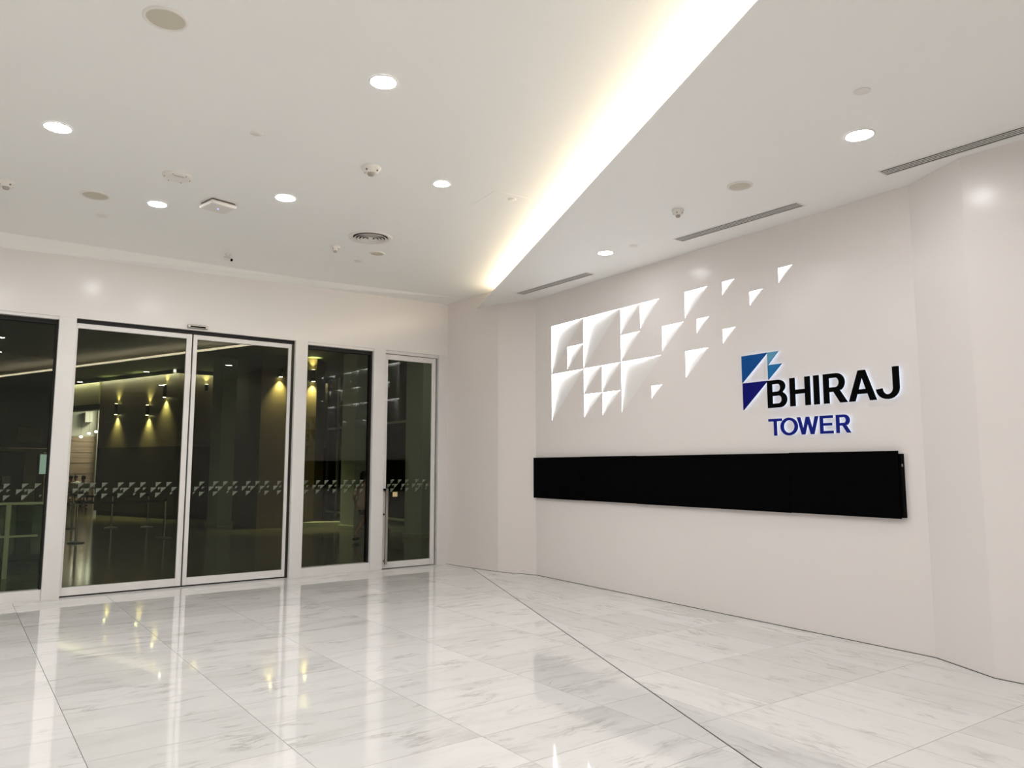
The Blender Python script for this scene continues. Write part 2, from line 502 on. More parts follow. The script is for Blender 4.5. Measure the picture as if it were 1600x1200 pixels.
def cdt_sheet():
    v2, edges, holes = [(0, 0), (S_LEN, 0), (S_LEN, ZT), (0, ZT)], [(0, 1), (1, 2), (2, 3), (3, 0)], []
    for s, z, w, h, _ in TRI:
        k = len(v2)
        v2 += [(s, z), (s + w, z), (s, z - h)]
        edges += [(k, k + 1), (k + 1, k + 2), (k + 2, k)]
        holes.append((s, z, w, h))
    vs, es, fs, *_ = delaunay_2d_cdt([Vector(p) for p in v2], edges, [], 0, 1e-5)
    keep = []
    for fc in fs:
        cx = sum(vs[i].x for i in fc) / len(fc); cz = sum(vs[i].y for i in fc) / len(fc)
        if any(s < cx < s + w and z - h < cz < z and (cx - s) / w + (z - cz) / h < 1 for s, z, w, h in holes): continue
        if not (0 <= cx <= S_LEN and 0 <= cz <= ZT): continue
        keep.append(tuple(fc))
    return [(p.x, 0, p.y) for p in vs], keep
v, f = cdt_sheet()
m = MB().add(v, f)
m.box(0, S_LEN, .16, .40, 0, ZT)
me = bpy.data.meshes.new('wall_sign'); me.from_pydata(m.v, [], m.f); me.materials.append(M['wall']); me.update()
struct(link('wall_sign', me, None, WALL_LOC, SROT))
def on_wall(s, z=0., off=0.):
    """World point on the sign wall; off > 0 stands out into the room."""
    c, sn = math.cos(SROT), math.sin(SROT)
    return (pA[0] + s * c + off * sn, pA[1] + s * sn - off * c, z)

for s, z, w, h, words in TRI:
    d = .030 if abs(s - 1.963) < .001 and w > .7 else (.032 if w < .25 else .046 if w < .5 else .060)
    t = thing('triangle_light', words, 'wall light', on_wall(s, z), SROT, 'lit triangles set into the white wall')
    e = .0006
    MB().add([(e, d, -e), (w - e, .0004, -e), (e, .0004, -h + e)], [(0, 1, 2)]).build('facet', M['facet'], t)
    # light strips: the slim top and left cheeks of the recess
    MB().add([(e, d, -e), (w - e, .0004, -e), (e, .0004, -e)], [(0, 2, 1)]).build('light_strip', M['niche'], t)
    MB().add([(e, d, -e), (e, .0004, -h + e), (e, .0004, -e)], [(0, 1, 2)]).build('light_strip', M['niche'], t)

# ------------------------------------------------------------------ ceilings
struct(MB().box(X_LEFT - .2, 7.8, Y_BACK - .2, Y_DOOR + .3, ZC, ZC + .25).build('ceiling', M['ceiling']))
back_x = edge_at(Y_BACK)
dp = [tip, pE, pA, pB, pC, pF, (back_x, Y_BACK)]
top = lambda x, y: low(x, y) + .035
en = Vector((-ed.y, ed.x))
if en.dot(Vector(pB) - EDGE0) < 0: en = -en
INSET = .20                                                           # the edge is a blade: its upper side slopes back
tip_in = Vector(tip) + en * .0 - Vector((0, .42)); back_in = Vector((back_x + .22, Y_BACK))
m = MB()
n_ = len(dp)
up = list(dp); up[0] = (tip[0] + .005, tip[1] - .55); up[-1] = (back_x + .28, Y_BACK)
m.add([(x, y, low(x, y)) for x, y in dp] + [(x, y, top(x, y)) for x, y in up],
      [tuple(range(n_)), tuple(range(2 * n_ - 1, n_ - 1, -1))] + [(k, n_ + k, n_ + (k + 1) % n_, (k + 1) % n_) for k in range(n_)])
struct(m.build('ceiling', M['ceiling']))       # dropped ceiling over the sign wall
# the strip that lies on it
E0 = Vector(tip); E1 = Vector((back_x, Y_BACK))
strip_a, strip_b = E0 + (E1 - E0).normalized() * .70 + en * .30, E1 + en * .30 - (E1 - E0).normalized() * .05
cl = thing('cove_light', 'warm glowing strip along the slanting edge of the dropped ceiling', 'light', (strip_a.x, strip_a.y, top(*strip_a)), 0.)
def strip_poly(w0, w1):
    return [tuple(strip_a + en * w0 - strip_a), tuple(strip_b + en * w0 - strip_a), tuple(strip_b + en * w1 - strip_a), tuple(strip_a + en * w1 - strip_a)]
zt = lambda x, y: top(x + strip_a.x, y + strip_a.y) - top(*strip_a)
MB().prism(strip_poly(-.02, .05), lambda x, y: zt(x, y) + .001, lambda x, y: zt(x, y) + .050).build('profile', M['steel'], cl)
MB().prism(strip_poly(-.008, .038), lambda x, y: zt(x, y) + .0505, lambda x, y: zt(x, y) + .105).build('diffuser', M['cove'], cl)

# ------------------------------------------------------------------ ceiling fittings
def down(*prof):
    return [(r, -z) for r, z in prof]

def downlight(x, y, z, dia, label, lamp='lamp'):
    t = thing('downlight', label, 'ceiling light', (x, y, z), 0., 'round recessed ceiling lights')
    r = dia / 2
    MB().lathe(down((r, .0005), (r + .012, .0005), (r + .012, .004), (r + .008, .007), (r, .006), (r - .004, .003), (r, .0005)), 32).build('trim_ring', M['trim_ring'], t)
    MB().lathe(down((0, .0035), (r * .7, .0035), (r - .003, .0030)), 32, False).build('diffuser', M[lamp], t)
    return t

DL = [
    (2.375, 4.771, ZC, .19, 'bright round downlight, the largest one, near the top centre of the picture'),
    (.537, 7.068, ZC, .20, 'bright round downlight at the far left of the ceiling'),
    (2.65, 7.547, ZC, .20, 'bright downlight in the row of three, between the access point and the round air diffuser'),
    (1.612, 8.562, ZC, .18, 'small downlight close beside the square white access point'),
    (3.762, 6.226, ZC, .16, 'downlight nearest the glowing ceiling cove'),
    (5.424, 2.821, 4.130, .20, 'bright downlight on the dropped ceiling at the right of the picture'),
    (6.158, 6.38, 4.1638, .18, 'downlight on the dropped ceiling just above the lit wall triangles'),
]
for x, y, z, d, lab in DL: downlight(x, y, z - .0005, d, lab, 'lamp_low' if y < 3 else 'lamp_dim' if x > 6 else 'lamp_far' if y > 6 else 'lamp')
# unseen lamps: the door glass mirrors some, the rest only added for light
for x, y, z, lab in [(.69, 2.31, ZC, 'overhead right above the camera'), (-1.3, 4.6, ZC, 'added out of view left of the largest lamp'), (-1.6, 1.0, ZC, 'added out of view left of the camera'),
                     (2.1, 1.9, ZC, 'out of view between the camera and the cove'), (.75, -.2, ZC, 'just behind the camera'), (-3.2, 7.4, ZC, 'added out of view left of the doors'),
                     (-3.2, 3.0, ZC, 'added out of view near the left wall'), (-1.2, -2.6, ZC, 'added behind the camera at the left'), (4.0, .4, low(0, .4), 'on the dropped ceiling right of the camera'),
                     (5.0, -2.6, low(0, -2.6), 'added on the dropped ceiling behind the camera near the wall'), (2.9, -3.0, low(0, -3.0), 'on the dropped ceiling behind the camera near the cove')]:
    downlight(x, y, z - .0005, .19, 'round white downlight ' + lab, 'lamp_low' if x > 3.5 else 'lamp_far')

def ceiling_speaker(x, y, z, dia, label):
    t = thing('ceiling_speaker', label, 'speaker', (x, y, z), 0., 'round ceiling speakers')
    r = dia / 2
    MB().lathe(down((r, .0), (r, .006), (r - .006, .010), (r - .02, .010), (r - .022, .004)), 36).build('rim', M['plastic'], t)
    MB().lathe(down((r - .021, .006), (r * .5, .009), (0, .010)), 36).build('grille', M['speaker'], t)
ceiling_speaker(.91, 4.885, ZC, .27, 'large round beige speaker at the top left of the picture')
ceiling_speaker(1.033, 8.658, ZC, .28, 'round beige speaker at the left, above the fixed glass pane')
ceiling_speaker(4.362, 8.852, ZC, .21, 'round beige speaker just behind the ringed air diffuser')
ceiling_speaker(5.586, 4.032, low(0, 4.03), .23, 'round beige speaker on the dropped ceiling at the right')

def smoke_detector(x, y, z, dia, label, big=False):
    t = thing('smoke_detector', label, 'smoke detector', (x, y, z), 0., 'white ceiling detectors')
    r = dia / 2
    MB().lathe(down((r, 0), (r, .010), (r * .92, .020), (r * .80, .030), (r * .62, .052), (r * .5, .056), (0, .056)), 28).build('base', M['plastic'], t)
    MB().lathe(down((r * .36, .056), (r * .36, .070), (r * .28, .078), (0, .080)), 20).build('sensor_tip', M['plastic_tip'], t)
    hole = MB().tube((r * .70, 0, -.036), (r * .78, 0, -.040), r * .10, 8).mesh('vent_hole', M['plastic_dark'])
    for k in range(4):
        link('vent_hole', hole, t, None, k * math.pi / 2 + .5)
smoke_detector(3.016, 6.278, ZC, .19, 'white detector with a stepped dome between the two middle downlights')
smoke_detector(.267, 8.767, ZC, .17, 'white detector at the left edge of the picture')
smoke_detector(3.789, 8.881, ZC, .13, 'small white detector left of the ringed air diffuser')
smoke_detector(5.652, 4.817, low(0, 4.817), .12, 'small white detector on the dropped ceiling beside a slot vent')

t = thing('heat_detector', 'flat round white ceiling device with small slots, left of the middle', 'detector', (1.589, 7.577, ZC))
MB().lathe(down((.135, 0), (.135, .016), (.128, .026), (.11, .032), (0, .034)), 36).build('base', M['plastic'], t)
hole = MB().tube((.115, 0, -.030), (.115, 0, -.034), .006, 8).mesh('screw', M['plastic_dark'])
for k in range(6): link('screw', hole, t, None, k * math.pi / 3)
MB().box(-.045, .045, -.074, -.068, -.0348, -.032).build('slot', M['plastic_dark'], t)

t = thing('wireless_access_point', 'square white wireless access point with blue light on the ceiling', 'access point', (2.132, 8.149, ZC), R(12))
MB().box(-.125, .125, -.125, .125, -.018, 0).build('mount', M['plastic_dark'], t)
MB().box(-.145, .145, -.145, .145, -.060, -.016).build('shell', M['plastic'], t, bevel=.02)
MB().lathe(down((.012, .060), (.012, .0615), (0, .062)), 12).build('indicator', M['led_blue'], t)

t = thing('air_diffuser', 'round ceiling air diffuser of concentric rings', 'air vent', (3.982, 8.265, ZC))
MB().lathe(down((0, .0004), (.235, .0004), (.235, .0010)), 40, False).build('duct_opening', M['vent_dark'], t)
MB().lathe(down((.212, .001), (.228, .012), (.262, .010), (.268, .003), (.268, .0002)), 40).build('rim', M['plastic'], t)
for k, r in enumerate((.178, .138, .098, .058)):
    MB().lathe(down((r, .004), (r + .026, .022), (r + .022, .025), (r - .004, .007), (r, .004)), 40).build('ring', M['plastic'], t)
MB().lathe(down((.03, .006), (.022, .024), (0, .026)), 24).build('centre_cone', M['plastic'], t)

def cover(x, y, z, dia, label):
    t = tag(MB().lathe(down((dia / 2, 0), (dia / 2, .004), (dia / 2 - .004, .007), (0, .008)), 24).build('sprinkler_cover', M['plastic'], None, loc=(x, y, z)), label, 'sprinkler cover', 'small round white sprinkler covers')
cover(1.905, 6.184, ZC, .105, 'small round white cover plate in the bare middle of the left ceiling')
cover(1.19, 9.341, ZC, .115, 'small round white cover plate near the front header at the left')
cover(4.585, 6.151, ZC, .09, 'small round white cover plate within the square hatch by the cove')
cover(4.327, 9.344, ZC, .11, 'small round white cover plate behind the beige speaker by the diffuser')
cover(4.775, 2.449, low(0, 2.449), .105, 'small round white cover plate above the right downlight')
cover(6.21, 5.965, low(0, 5.965), .10, 'small round white cover plate right of the downlight over the triangles')

t = thing('ceiling_camera', 'tiny bullet security camera hanging from the ceiling above the sliding doors', 'camera', (2.784, 10.066, ZC))
MB().lathe(down((.04, 0), (.04, .010), (.012, .014), (.012, .05), (0, .05)), 16).build('mount', M['plastic'], t)
MB().tube((-.03, .03, -.055), (.035, -.045, -.085), .022, 14).build('body', M['plastic'], t)
MB().tube((.035, -.045, -.085), (.042, -.053, -.088), .019, 14).build('lens', M['black'], t)

t = thing('access_hatch', 'faint square access hatch in the ceiling beside the cove', 'hatch', (4.585, 6.30, ZC), R(-5))
MB().box(-.26, .26, -.26, .26, -.0025, 0).build('panel', M['ceiling'], t)

def slot_vent(p, q, z, label, slots=3, w=.13):
    a, b = Vector(p), Vector(q); L = (b - a).length
    mid = (a + b) / 2
    ang = math.atan2((b - a).y, (b - a).x)
    t = thing('slot_vent', label, 'air vent', (mid.x, mid.y, low(mid.x, mid.y)), ang, 'long slot vents along the sign wall')
    t.rotation_euler = (0, -math.atan(.0095) * math.sin(ang), ang)
    h = L / 2
    MB().box(-h, h, -w / 2, w / 2, -.0015, -.0002).build('duct_opening', M['gap'], t)
    m = MB()
    m.box(-h - .012, h + .012, -w / 2 - .014, -w / 2, -.006, 0).box(-h - .012, h + .012, w / 2, w / 2 + .014, -.006, 0)
    m.box(-h - .012, -h, -w / 2, w / 2, -.006, 0).box(h, h + .012, -w / 2, w / 2, -.006, 0)
    m.build('rim', M['trim_ring'], t)
    for k in range(1, slots + 1):
        y = -w / 2 + w * k / (slots + 1)
        MB().box(-h, h, y - .005, y + .005, -.006, -.0012).build('blade', M['trim_ring'], t)
slot_vent((6.444, 5.495), (6.453, 3.98), 0, 'long slot vent over the middle of the sign wall')
slot_vent((6.689, 8.781), (6.683, 7.223), 0, 'slot vent at the far end over the lit triangles')
slot_vent((6.312, 3.092), (6.285, -.4), 0, 'slot vent at the right edge of the picture, running to the folded wall')

# ------------------------------------------------------------------ emblem, letters, display on the sign wall
def curve_mesh(name, loops, depth, mat):
    cu = bpy.data.curves.new(name, 'CURVE'); cu.dimensions = '2D'; cu.fill_mode = 'BOTH'; cu.extrude = depth / 2
    for lp in loops:
        sp = cu.splines.new('POLY'); sp.points.add(len(lp) - 1)
        for p, q in zip(sp.points, lp): p.co = (q[0], q[1], 0, 1)
        sp.use_cyclic_u = True
    tmp = bpy.data.objects.new('tmp', cu); C.objects.link(tmp)
    dg = bpy.context.evaluated_depsgraph_get()
    me = bpy.data.meshes.new_from_object(tmp.evaluated_get(dg))
    bpy.data.objects.remove(tmp); bpy.data.curves.remove(cu)
    me.transform(Matrix.Rotation(R(90), 4, 'X'))             # outline now upright in x-z, depth along y
    me.materials.clear(); me.materials.append(mat); me.name = name
    return me

def arc(cx, cy, rx, ry, a0, a1, n=12):
    return [(cx + rx * math.cos(R(a0 + (a1 - a0) * k / n)), cy + ry * math.sin(R(a0 + (a1 - a0) * k / n))) for k in range(n + 1)]

H = .288
BOLD = {
    'B': [[(0, 0), (.138, 0)] + arc(.144, .081, .089, .081, -90, 62) + arc(.130, .2185, .085, .0695, -52, 90) + [(0, .288)],
          [(.055, .043), (.132, .043)] + arc(.138, .083, .036, .040, -90, 90, 8) + [(.055, .123)],
          [(.055, .166), (.124, .166)] + arc(.128, .206, .033, .040, -90, 90, 8) + [(.055, .246)]],
    'H': [[(0, 0), (.056, 0), (.056, .122), (.175, .122), (.175, 0), (.231, 0), (.231, H), (.175, H), (.175, .166), (.056, .166), (.056, H), (0, H)]],
    'I': [[(0, 0), (.057, 0), (.057, H), (0, H)]],
    'R': [[(0, 0), (.056, 0), (.056, .110), (.106, .110), (.174, 0), (.247, 0), (.168, .124)] + arc(.138, .199, .086, .089, -58, 90) + [(0, H)],
          [(.056, .153), (.126, .153)] + arc(.130, .199, .037, .046, -90, 90, 8) + [(.056, .245)]],
    'A': [[(0, 0), (.060, 0), (.082, .066), (.189, .066), (.211, 0), (.272, 0), (.170, H), (.102, H)],
          [(.097, .109), (.174, .109), (.136, .228)]],
    'J': [[(.219, H), (.162, H), (.162, .10)] + arc(.111, .098, .051, .056, 0, -180) + [(.059, .100), (.002, .092)] + arc(.110, .098, .109, .100, 180, 360)],
}
LIGHT = {
    'T': [[(.065, 0), (.095, 0), (.095, .148), (.160, .148), (.160, .175), (0, .175), (0, .148), (.065, .148)]],
    'O': [arc(.1, .0875, .1, .0905, 0, 360, 36)[:-1], arc(.1, .0875, .068, .064, 0, 360, 36)[:-1]],
    'W': [[(0, .175), (.033, .175), (.066, .046), (.102, .175), (.134, .175), (.170, .046), (.203, .175), (.236, .175), (.185, 0), (.152, 0), (.118, .122), (.084, 0), (.051, 0)]],
    'E': [[(0, 0), (.138, 0), (.138, .026), (.030, .026), (.030, .077), (.126, .077), (.126, .102), (.030, .102), (.030, .149), (.138, .149), (.138, .175), (0, .175)]],
    'R': [[(0, 0), (.030, 0), (.030, .070), (.066, .070), (.110, 0), (.147, 0), (.100, .074)] + arc(.085, .1205, .053, .0545, -60, 90) + [(0, .175)],
          [(.030, .095), (.078, .095)] + arc(.081, .1215, .023, .0275, -90, 90, 8) + [(.030, .149)]],
}
def word(name, label, glyphs, z, parts, mat, group=None):
    s0 = parts[0][1]
    t = thing(name, label, 'sign', on_wall(s0, z), SROT, group)
    for ch, s in parts:
        o = link('letter', curve_mesh('letter', glyphs[ch], .018, mat), t, (s - s0, -.040, 0))
        b = link('back_light', curve_mesh('back_light', glyphs[ch], .006, M['halo']), o, (0, .0125, 0))
    return t
word('raised_letters', 'row of big raised black capital letters with a soft light behind them', BOLD, 2.214,
     [('B', 4.288), ('H', 4.562), ('I', 4.836), ('R', 4.944), ('A', 5.208), ('J', 5.480)], M['black'])
word('raised_letters', 'shorter row of navy blue capital letters below the black ones', LIGHT, 1.924,
     [('T', 4.288), ('O', 4.434), ('W', 4.632), ('E', 4.889), ('R', 5.063)], M['navy_text'])
t = thing('wall_emblem', 'emblem of four blue triangles to the upper left of the black letters', 'emblem', on_wall(3.966, 2.214), SROT)
for nm, poly, mat, lab in [
    ('triangle', [(0, .587), (.333, .587), (0, .298)], 'blue', 'royal blue triangle at the upper left'),
    ('triangle', [(.004, .290), (.326, .290), (.004, 0)], 'navy', 'navy triangle pointing down'),
    ('triangle', [(.338, .586), (.472, .586), (.338, .456)], 'sky', 'pale blue small triangle at the top'),
    ('triangle', [(.338, .452), (.508, .452), (.338, .300)], 'mid', 'mid blue triangle below the pale one')]:
    o = link(nm, curve_mesh(nm, [poly], .018, M[mat]), t, (0, -.040, 0)); o['label'] = lab
    link('back_light', curve_mesh('back_light', [poly], .006, M['halo']), o, (0, .0125, 0))

t = thing('display_wall', 'long black switched-off display band on the white wall below the letters', 'display', on_wall(.02, 1.144), SROT)
MB().box(.05, 5.660, -.048, 0, .012, .575).build('frame', M['black'], t)
for k in range(5):
    w = 1.128
    dz = (.0, .002, -.001, .0, .003)[k]
    MB().box(.0 + k * w + .001, (k + 1) * w - .001, -.062 - (.0015 if k == 3 else 0), -.048, dz, .598 + dz).build('display_panel', M['screen'], t, bevel=.0015)
MB().box(5.648, 5.664, -.046, -.03, .46, .485).build('clip', M['steel'], t)

# ------------------------------------------------------------------ door front
def beam(name, parent, x0, x1, y0, y1, z0, z1, mat='frame', bevel=.003):
    return MB().box(x0, x1, y0, y1, z0, z1).build(name, M[mat], parent, bevel)

Yd = Y_DOOR
# posts
for k, (x0, x1) in enumerate([(.988, 1.180), (4.050, 4.238), (5.338, 5.548), (6.548, 6.735)]):
    struct(MB().box(x0, x1, Yd - .012, Yd + .20, 0, 3.492).build('trim_%d' % (k + 2), M['frame'], bevel=.003))
struct(MB().box(-4.98, -1.2, Yd - .012, Yd + .2, 0, 3.492).build('wall_front_side', M['header']))
DEC = [(0, 0, 1), (.133, 0, 1), (.266, 0, 1), (.065, 1, 1), (.030, 1, .55), (.200, 1, 1), (.300, 1, .55), (.395, 1, 1), (0, 2, 1), (.185, 2, .5), (.268, 2, 1)]
dec_me = {}
def decal_mesh(k):
    if k not in dec_me:
        w, h = .072 * k, .066 * k
        dec_me[k] = MB().prism([(0, 0), (w, 0), (0, -h)], 0, .0008).mesh('decal', M['decal'])
        dec_me[k].transform(Matrix.Rotation(R(90), 4, 'X'))
    return dec_me[k]
def decals(parent, x0, x1, y, shift=0., big=1.):
    x = x0 - .45 + shift
    while x < x1:
        for dx, row, k in DEC:
            px = x + dx * big
            if px < x0 + .004 or px + .072 * k * big > x1 - .004: continue
            o = link('decal', decal_mesh(k), parent, (px, y, 1.402 - .070 * row * big))
            o.scale = (big, 1, big)
        x += .452 * big

def fixed_pane(n, x0, x1, shift):
    r = group_root('window_%d' % n, ((x0 + x1) / 2, Yd, 0))
    c = (x0 + x1) / 2
    h = (x1 - x0) / 2
    beam('sill', r, -h, h, .01, .17, 0, .122)
    beam('head', r, -h, h, .0, .17, 3.452, 3.490)
    beam('gap', r, -h, h, .07, .16, 3.400, 3.452, 'gap', 0)
    beam('frame', r, -h, -h + .014, .05, .16, .122, 3.452, 'gap', 0)
    beam('frame', r, h - .022, h, .05, .16, .122, 3.452, 'gap', 0)
    g = MB().box(-h + .014, h - .022, .105, .115, .122, 3.41).build('pane', M['glass'], r)
    decals(g, -h + .014, h - .022, .1035, shift)
fixed_pane(1, -1.2, .988, .10)
fixed_pane(2, 4.238, 5.338, .22)

def leaf(n, x0, x1, y0, stile_l, stile_r, z0, z1, bot, topr, shift, kind='door'):
    r = group_root('%s_%d' % (kind, n), (x0, Yd, 0))
    w = x1 - x0
    beam('stile', r, 0, stile_l, y0, y0 + .05, z0, z1)
    beam('stile', r, w - stile_r, w, y0, y0 + .05, z0, z1)
    beam('rail', r, stile_l, w - stile_r, y0 + .001, y0 + .049, z0, bot)
    beam('rail', r, stile_l, w - stile_r, y0 + .001, y0 + .049, topr, z1)
    g = MB().box(stile_l, w - stile_r, y0 + .022, y0 + .032, bot, topr).build('pane', M['glass'], r)
    decals(g, stile_l, w - stile_r, y0 + .0205, shift)
    return r
# two sliding leaves
leaf(1, 1.182, 2.592, .06, .026, .070, .018, 3.440, .118, 3.376, .11)
leaf(2, 2.612, 4.014, .06, .052, .046, .018, 3.440, .118, 3.376, .30)
struct(MB().box(1.18, 4.05, Yd + .05, Yd + .16, 3.442, 3.492).build('trim_6', M['gap']))
struct(MB().box(4.016, 4.05, Yd + .05, Yd + .16, 0, 3.442).build('trim_7', M['steel_dark']))
struct(MB().box(1.18, 4.05, Yd + .07, Yd + .10, .0005, .010).build('trim_8', M['gap']))
# swing door with its long pull
r3 = leaf(3, 5.566, 6.512, .03, .046, .072, .012, 3.430, .108, 3.345, .09)
struct(MB().box(5.548, 6.548, Yd + .03, Yd + .12, 3.442, 3.492).build('trim_9', M['frame']))
hd = link('handle', None, r3, (.03, .03, 0))
MB().box(-.020, .020, -.085, -.050, .08, 1.262).build('pull_bar', M['steel'], hd, bevel=.004)
for z in (.13, 1.225): MB().box(-.016, .016, -.052, .0, z - .016, z + .016).build('bracket', M['steel'], hd, bevel=.003)
MB().box(-.062, -.020, -.082, -.060, 1.232, 1.262).build('end_cap', M['black'], hd, bevel=.003)
MB().tube((-.045, .001, .855), (-.045, -.006, .855), .016, 14).build('lock', M['steel_dark'], r3, loc=(.06, .03, 0))
s_ = tag(MB().box(0, .085, 0, .002, 0, .075).build('door_sticker', M['plate'], None, loc=(5.745, Yd + .049, 1.128)), 'small yellow sticker on the glass beside the long door pull', 'sticker')
t = thing('door_sensor', 'grey motion sensor box on the header above where the sliding doors meet', 'sensor', (2.637, Yd, 3.512))
MB().box(-.135, .135, -.055, 0, 0, .048).build('housing', M['steel'], t, bevel=.010)
MB().box(-.10, .10, -.0565, -.054, .010, .030).build('lens', M['black'], t)

# ------------------------------------------------------------------ the hall beyond the glass
OY0, OY1, OX0, OX1 = Yd + .22, 42., -9., 15.
struct(MB().box(OX0, OX1, OY0, OY1, -.2, -.001).build('floor', M['hall_floor']))
struct(MB().box(OX0, OX1, Yd + .30, OY1, 4.62, 4.8).build('ceiling', M['hall_ceiling']))
struct(MB().box(OX0 - .2, OX0, OY0, OY1, 0, 4.8).build('wall_hall_left', M['kiosk']))
struct(MB().box(OX1, OX1 + .2, OY0, OY1, 0, 4.8).build('wall_hall_right', M['kiosk']))
struct(MB().box(OX0, OX1, OY1, OY1 + .2, 0, 4.8).build('wall_hall_back', M['kiosk']))
K = Vector((5.6, 24.95)); U = Vector((-.342, .94)).normalized(); V = Vector((U.y, -U.x))     # V points behind the left face
def lf(t, d=0.): return tuple(K + U * t + V * d)
# dark stone block: left face K..K+4.7U, right face along x
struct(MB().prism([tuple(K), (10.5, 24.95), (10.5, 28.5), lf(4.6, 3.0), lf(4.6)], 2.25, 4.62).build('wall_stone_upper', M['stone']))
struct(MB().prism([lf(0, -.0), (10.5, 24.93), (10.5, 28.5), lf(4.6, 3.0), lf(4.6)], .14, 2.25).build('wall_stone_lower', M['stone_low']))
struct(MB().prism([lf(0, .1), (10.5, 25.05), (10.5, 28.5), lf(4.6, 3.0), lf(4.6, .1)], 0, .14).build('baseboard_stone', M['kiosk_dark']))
# cream fascia over the opening left of the block
struct(MB().prism([lf(4.6, -.05), lf(13.5, -.05), lf(13.5, .3), lf(4.6, .3)], 3.78, 4.62).build('wall_fascia', M['fascia']))
struct(MB().prism([lf(4.6, .0), lf(13.5, .0), lf(13.5, .3), lf(4.6, .3)], 3.60, 3.78).build('trim_10', M['kiosk']))
# glowing strip where ceiling and stone meet: a line that turns the corner
hs = thing('hall_strip_light', 'thin glowing strip along the ceiling line of the dark stone wall outside', 'light', (K.x, K.y, 4.5))
def rel(p): return (p[0] - K.x, p[1] - K.y)
MB().prism([rel(lf(0, -.15)), rel(lf(13., -.19)), rel(lf(13., -.23)), rel(lf(0, -.19))], .075, .11).build('diffuser', M['hall_strip'], hs)
MB().prism([(-.12, -.17), (5.0, -.17), (5.0, -.21), (-.12, -.21)], .075, .11).build('diffuser', M['hall_strip'], hs)
MB().prism([rel(lf(0, -.20)), rel(lf(13., -.24)), rel(lf(13., -.28)), rel(lf(0, -.24))], 0, .118).build('lip', M['hall_ceiling'], hs)
MB().prism([(-.15, -.22), (5.0, -.22), (5.0, -.26), (-.15, -.26)], 0, .118).build('lip', M['hall_ceiling'], hs)
# brown stone block in front of it on the right
struct(MB().prism([(6.52, 19.9), (8.05, 19.9), (8.6, 20.6), (8.6, 22.2), (6.52, 22.2)], 0.0, 4.62).build('wall_stone_brown', M['stone_brown']))

def sconce(p, dirv, z0, z1, label, r=.055, up=True, dn=True):
    """Up-and-down wall lamp: a dark tube with a lamp at each end."""
    t = thing('wall_sconce', label, 'wall lamp', (p[0], p[1], (z0 + z1) / 2), 0., 'up and down lamps on the stone walls')
    h = (z1 - z0) / 2
    d = Vector(dirv) * .08
    MB().tube((d.x, d.y, -h), (d.x, d.y, h), r, 14).build('tube', M['steel_dark'], t)
    MB().tube((0, 0, 0), (d.x * .7, d.y * .7, 0), .022, 8).build('arm', M['steel_dark'], t)
    if dn: MB().tube((d.x, d.y, -h - .004), (d.x, d.y, -h - .001), r * .8, 14).build('lamp', M['sconce_lamp'], t)
    if up: MB().tube((d.x, d.y, h + .001), (d.x, d.y, h + .004), r * .8, 14).build('lamp', M['sconce_lamp'], t)
    for on, sg, en_ in ((dn, -1, 26.), (up, 1, 9.)):
        if not on: continue
        ld = bpy.data.lights.new('lamp_beam', 'SPOT'); ld.energy = en_ * 9; ld.color = (1, .95, .52)
        ld.spot_size = R(84); ld.spot_blend = 1.0; ld.shadow_soft_size = .03
        lo = bpy.data.objects.new('lamp_beam', ld); C.objects.link(lo); lo.parent = t
        lo.location = (d.x, d.y, sg * (h + .012)); lo.rotation_euler = (0 if sg < 0 else math.pi, 0, 0)
nL = (-V.x, -V.y)
sconce(lf(3.40), nL, 3.36, 3.72, 'up and down lamp on the dark stone, left of the three on the left face')
sconce(lf(1.55), nL, 3.27, 3.59, 'up and down lamp on the dark stone, brightest in the middle of the left door')
sconce(lf(.64), nL, 3.80, 4.20, 'up and down lamp on the dark stone nearest the strip light')
sconce((6.40, 24.95), (0, -1), 4.02, 4.22, 'small lamp on the dark stone just behind the right sliding door stile', dn=False)
sconce((7.0, 19.9), (0, -1), 4.02, 4.24, 'lamp throwing a long beam down the brown stone behind the right sliding door', up=False)
sconce((7.92, 19.9), (0, -1), 3.96, 4.28, 'lamp on the brown stone edge seen through the fixed pane')

M['fill_lamp_hall'] = emissive('added hall fill diffuser', (1, .97, .88, 1), 60.0)  # unseen lamps added above the header to brighten hall floor and columns
for x, y, wd in [(7.6, 13.2, 'above the right fixed pane'), (9.6, 13.6, 'farthest right, above the swing door'), (4.8, 13.3, 'above the right sliding leaf'), (2.0, 13.4, 'above the left sliding leaf')]:
    downlight(x, y, 4.6195, .19, 'unseen hall downlight added just outside the doors, hidden by the header, ' + wd, 'fill_lamp_hall')

# pale square columns
def column(n, x, y, w, rot):
    o = struct(link('column', None, None, (x, y, 0), rot))
    MB().box(-w / 2, w / 2, -w / 2, w / 2, 0, 4.62).build('shaft', M['column'], o, bevel=.01)
    MB().box(-w / 2 - .03, w / 2 + .03, -w / 2 - .03, w / 2 + .03, 0, .10).build('plinth', M['ledge'], o, bevel=.01)
column(1, 8.62, 18.55, .50, R(20))
column(2, 8.80, 15.35, .52, R(20))
column(3, 6.05, 21.6, .46, R(20))
struct(MB().prism([(7.5, 19.5), (9.6, 18.6), (9.75, 18.95), (8.0, 19.75)], 0, .14).build('kerb', M['ledge']))
struct(MB().prism([(8.9, 17.0), (10.2, 15.9), (10.4, 16.1), (9.1, 17.3)], 0, .14).build('kerb', M['ledge']))
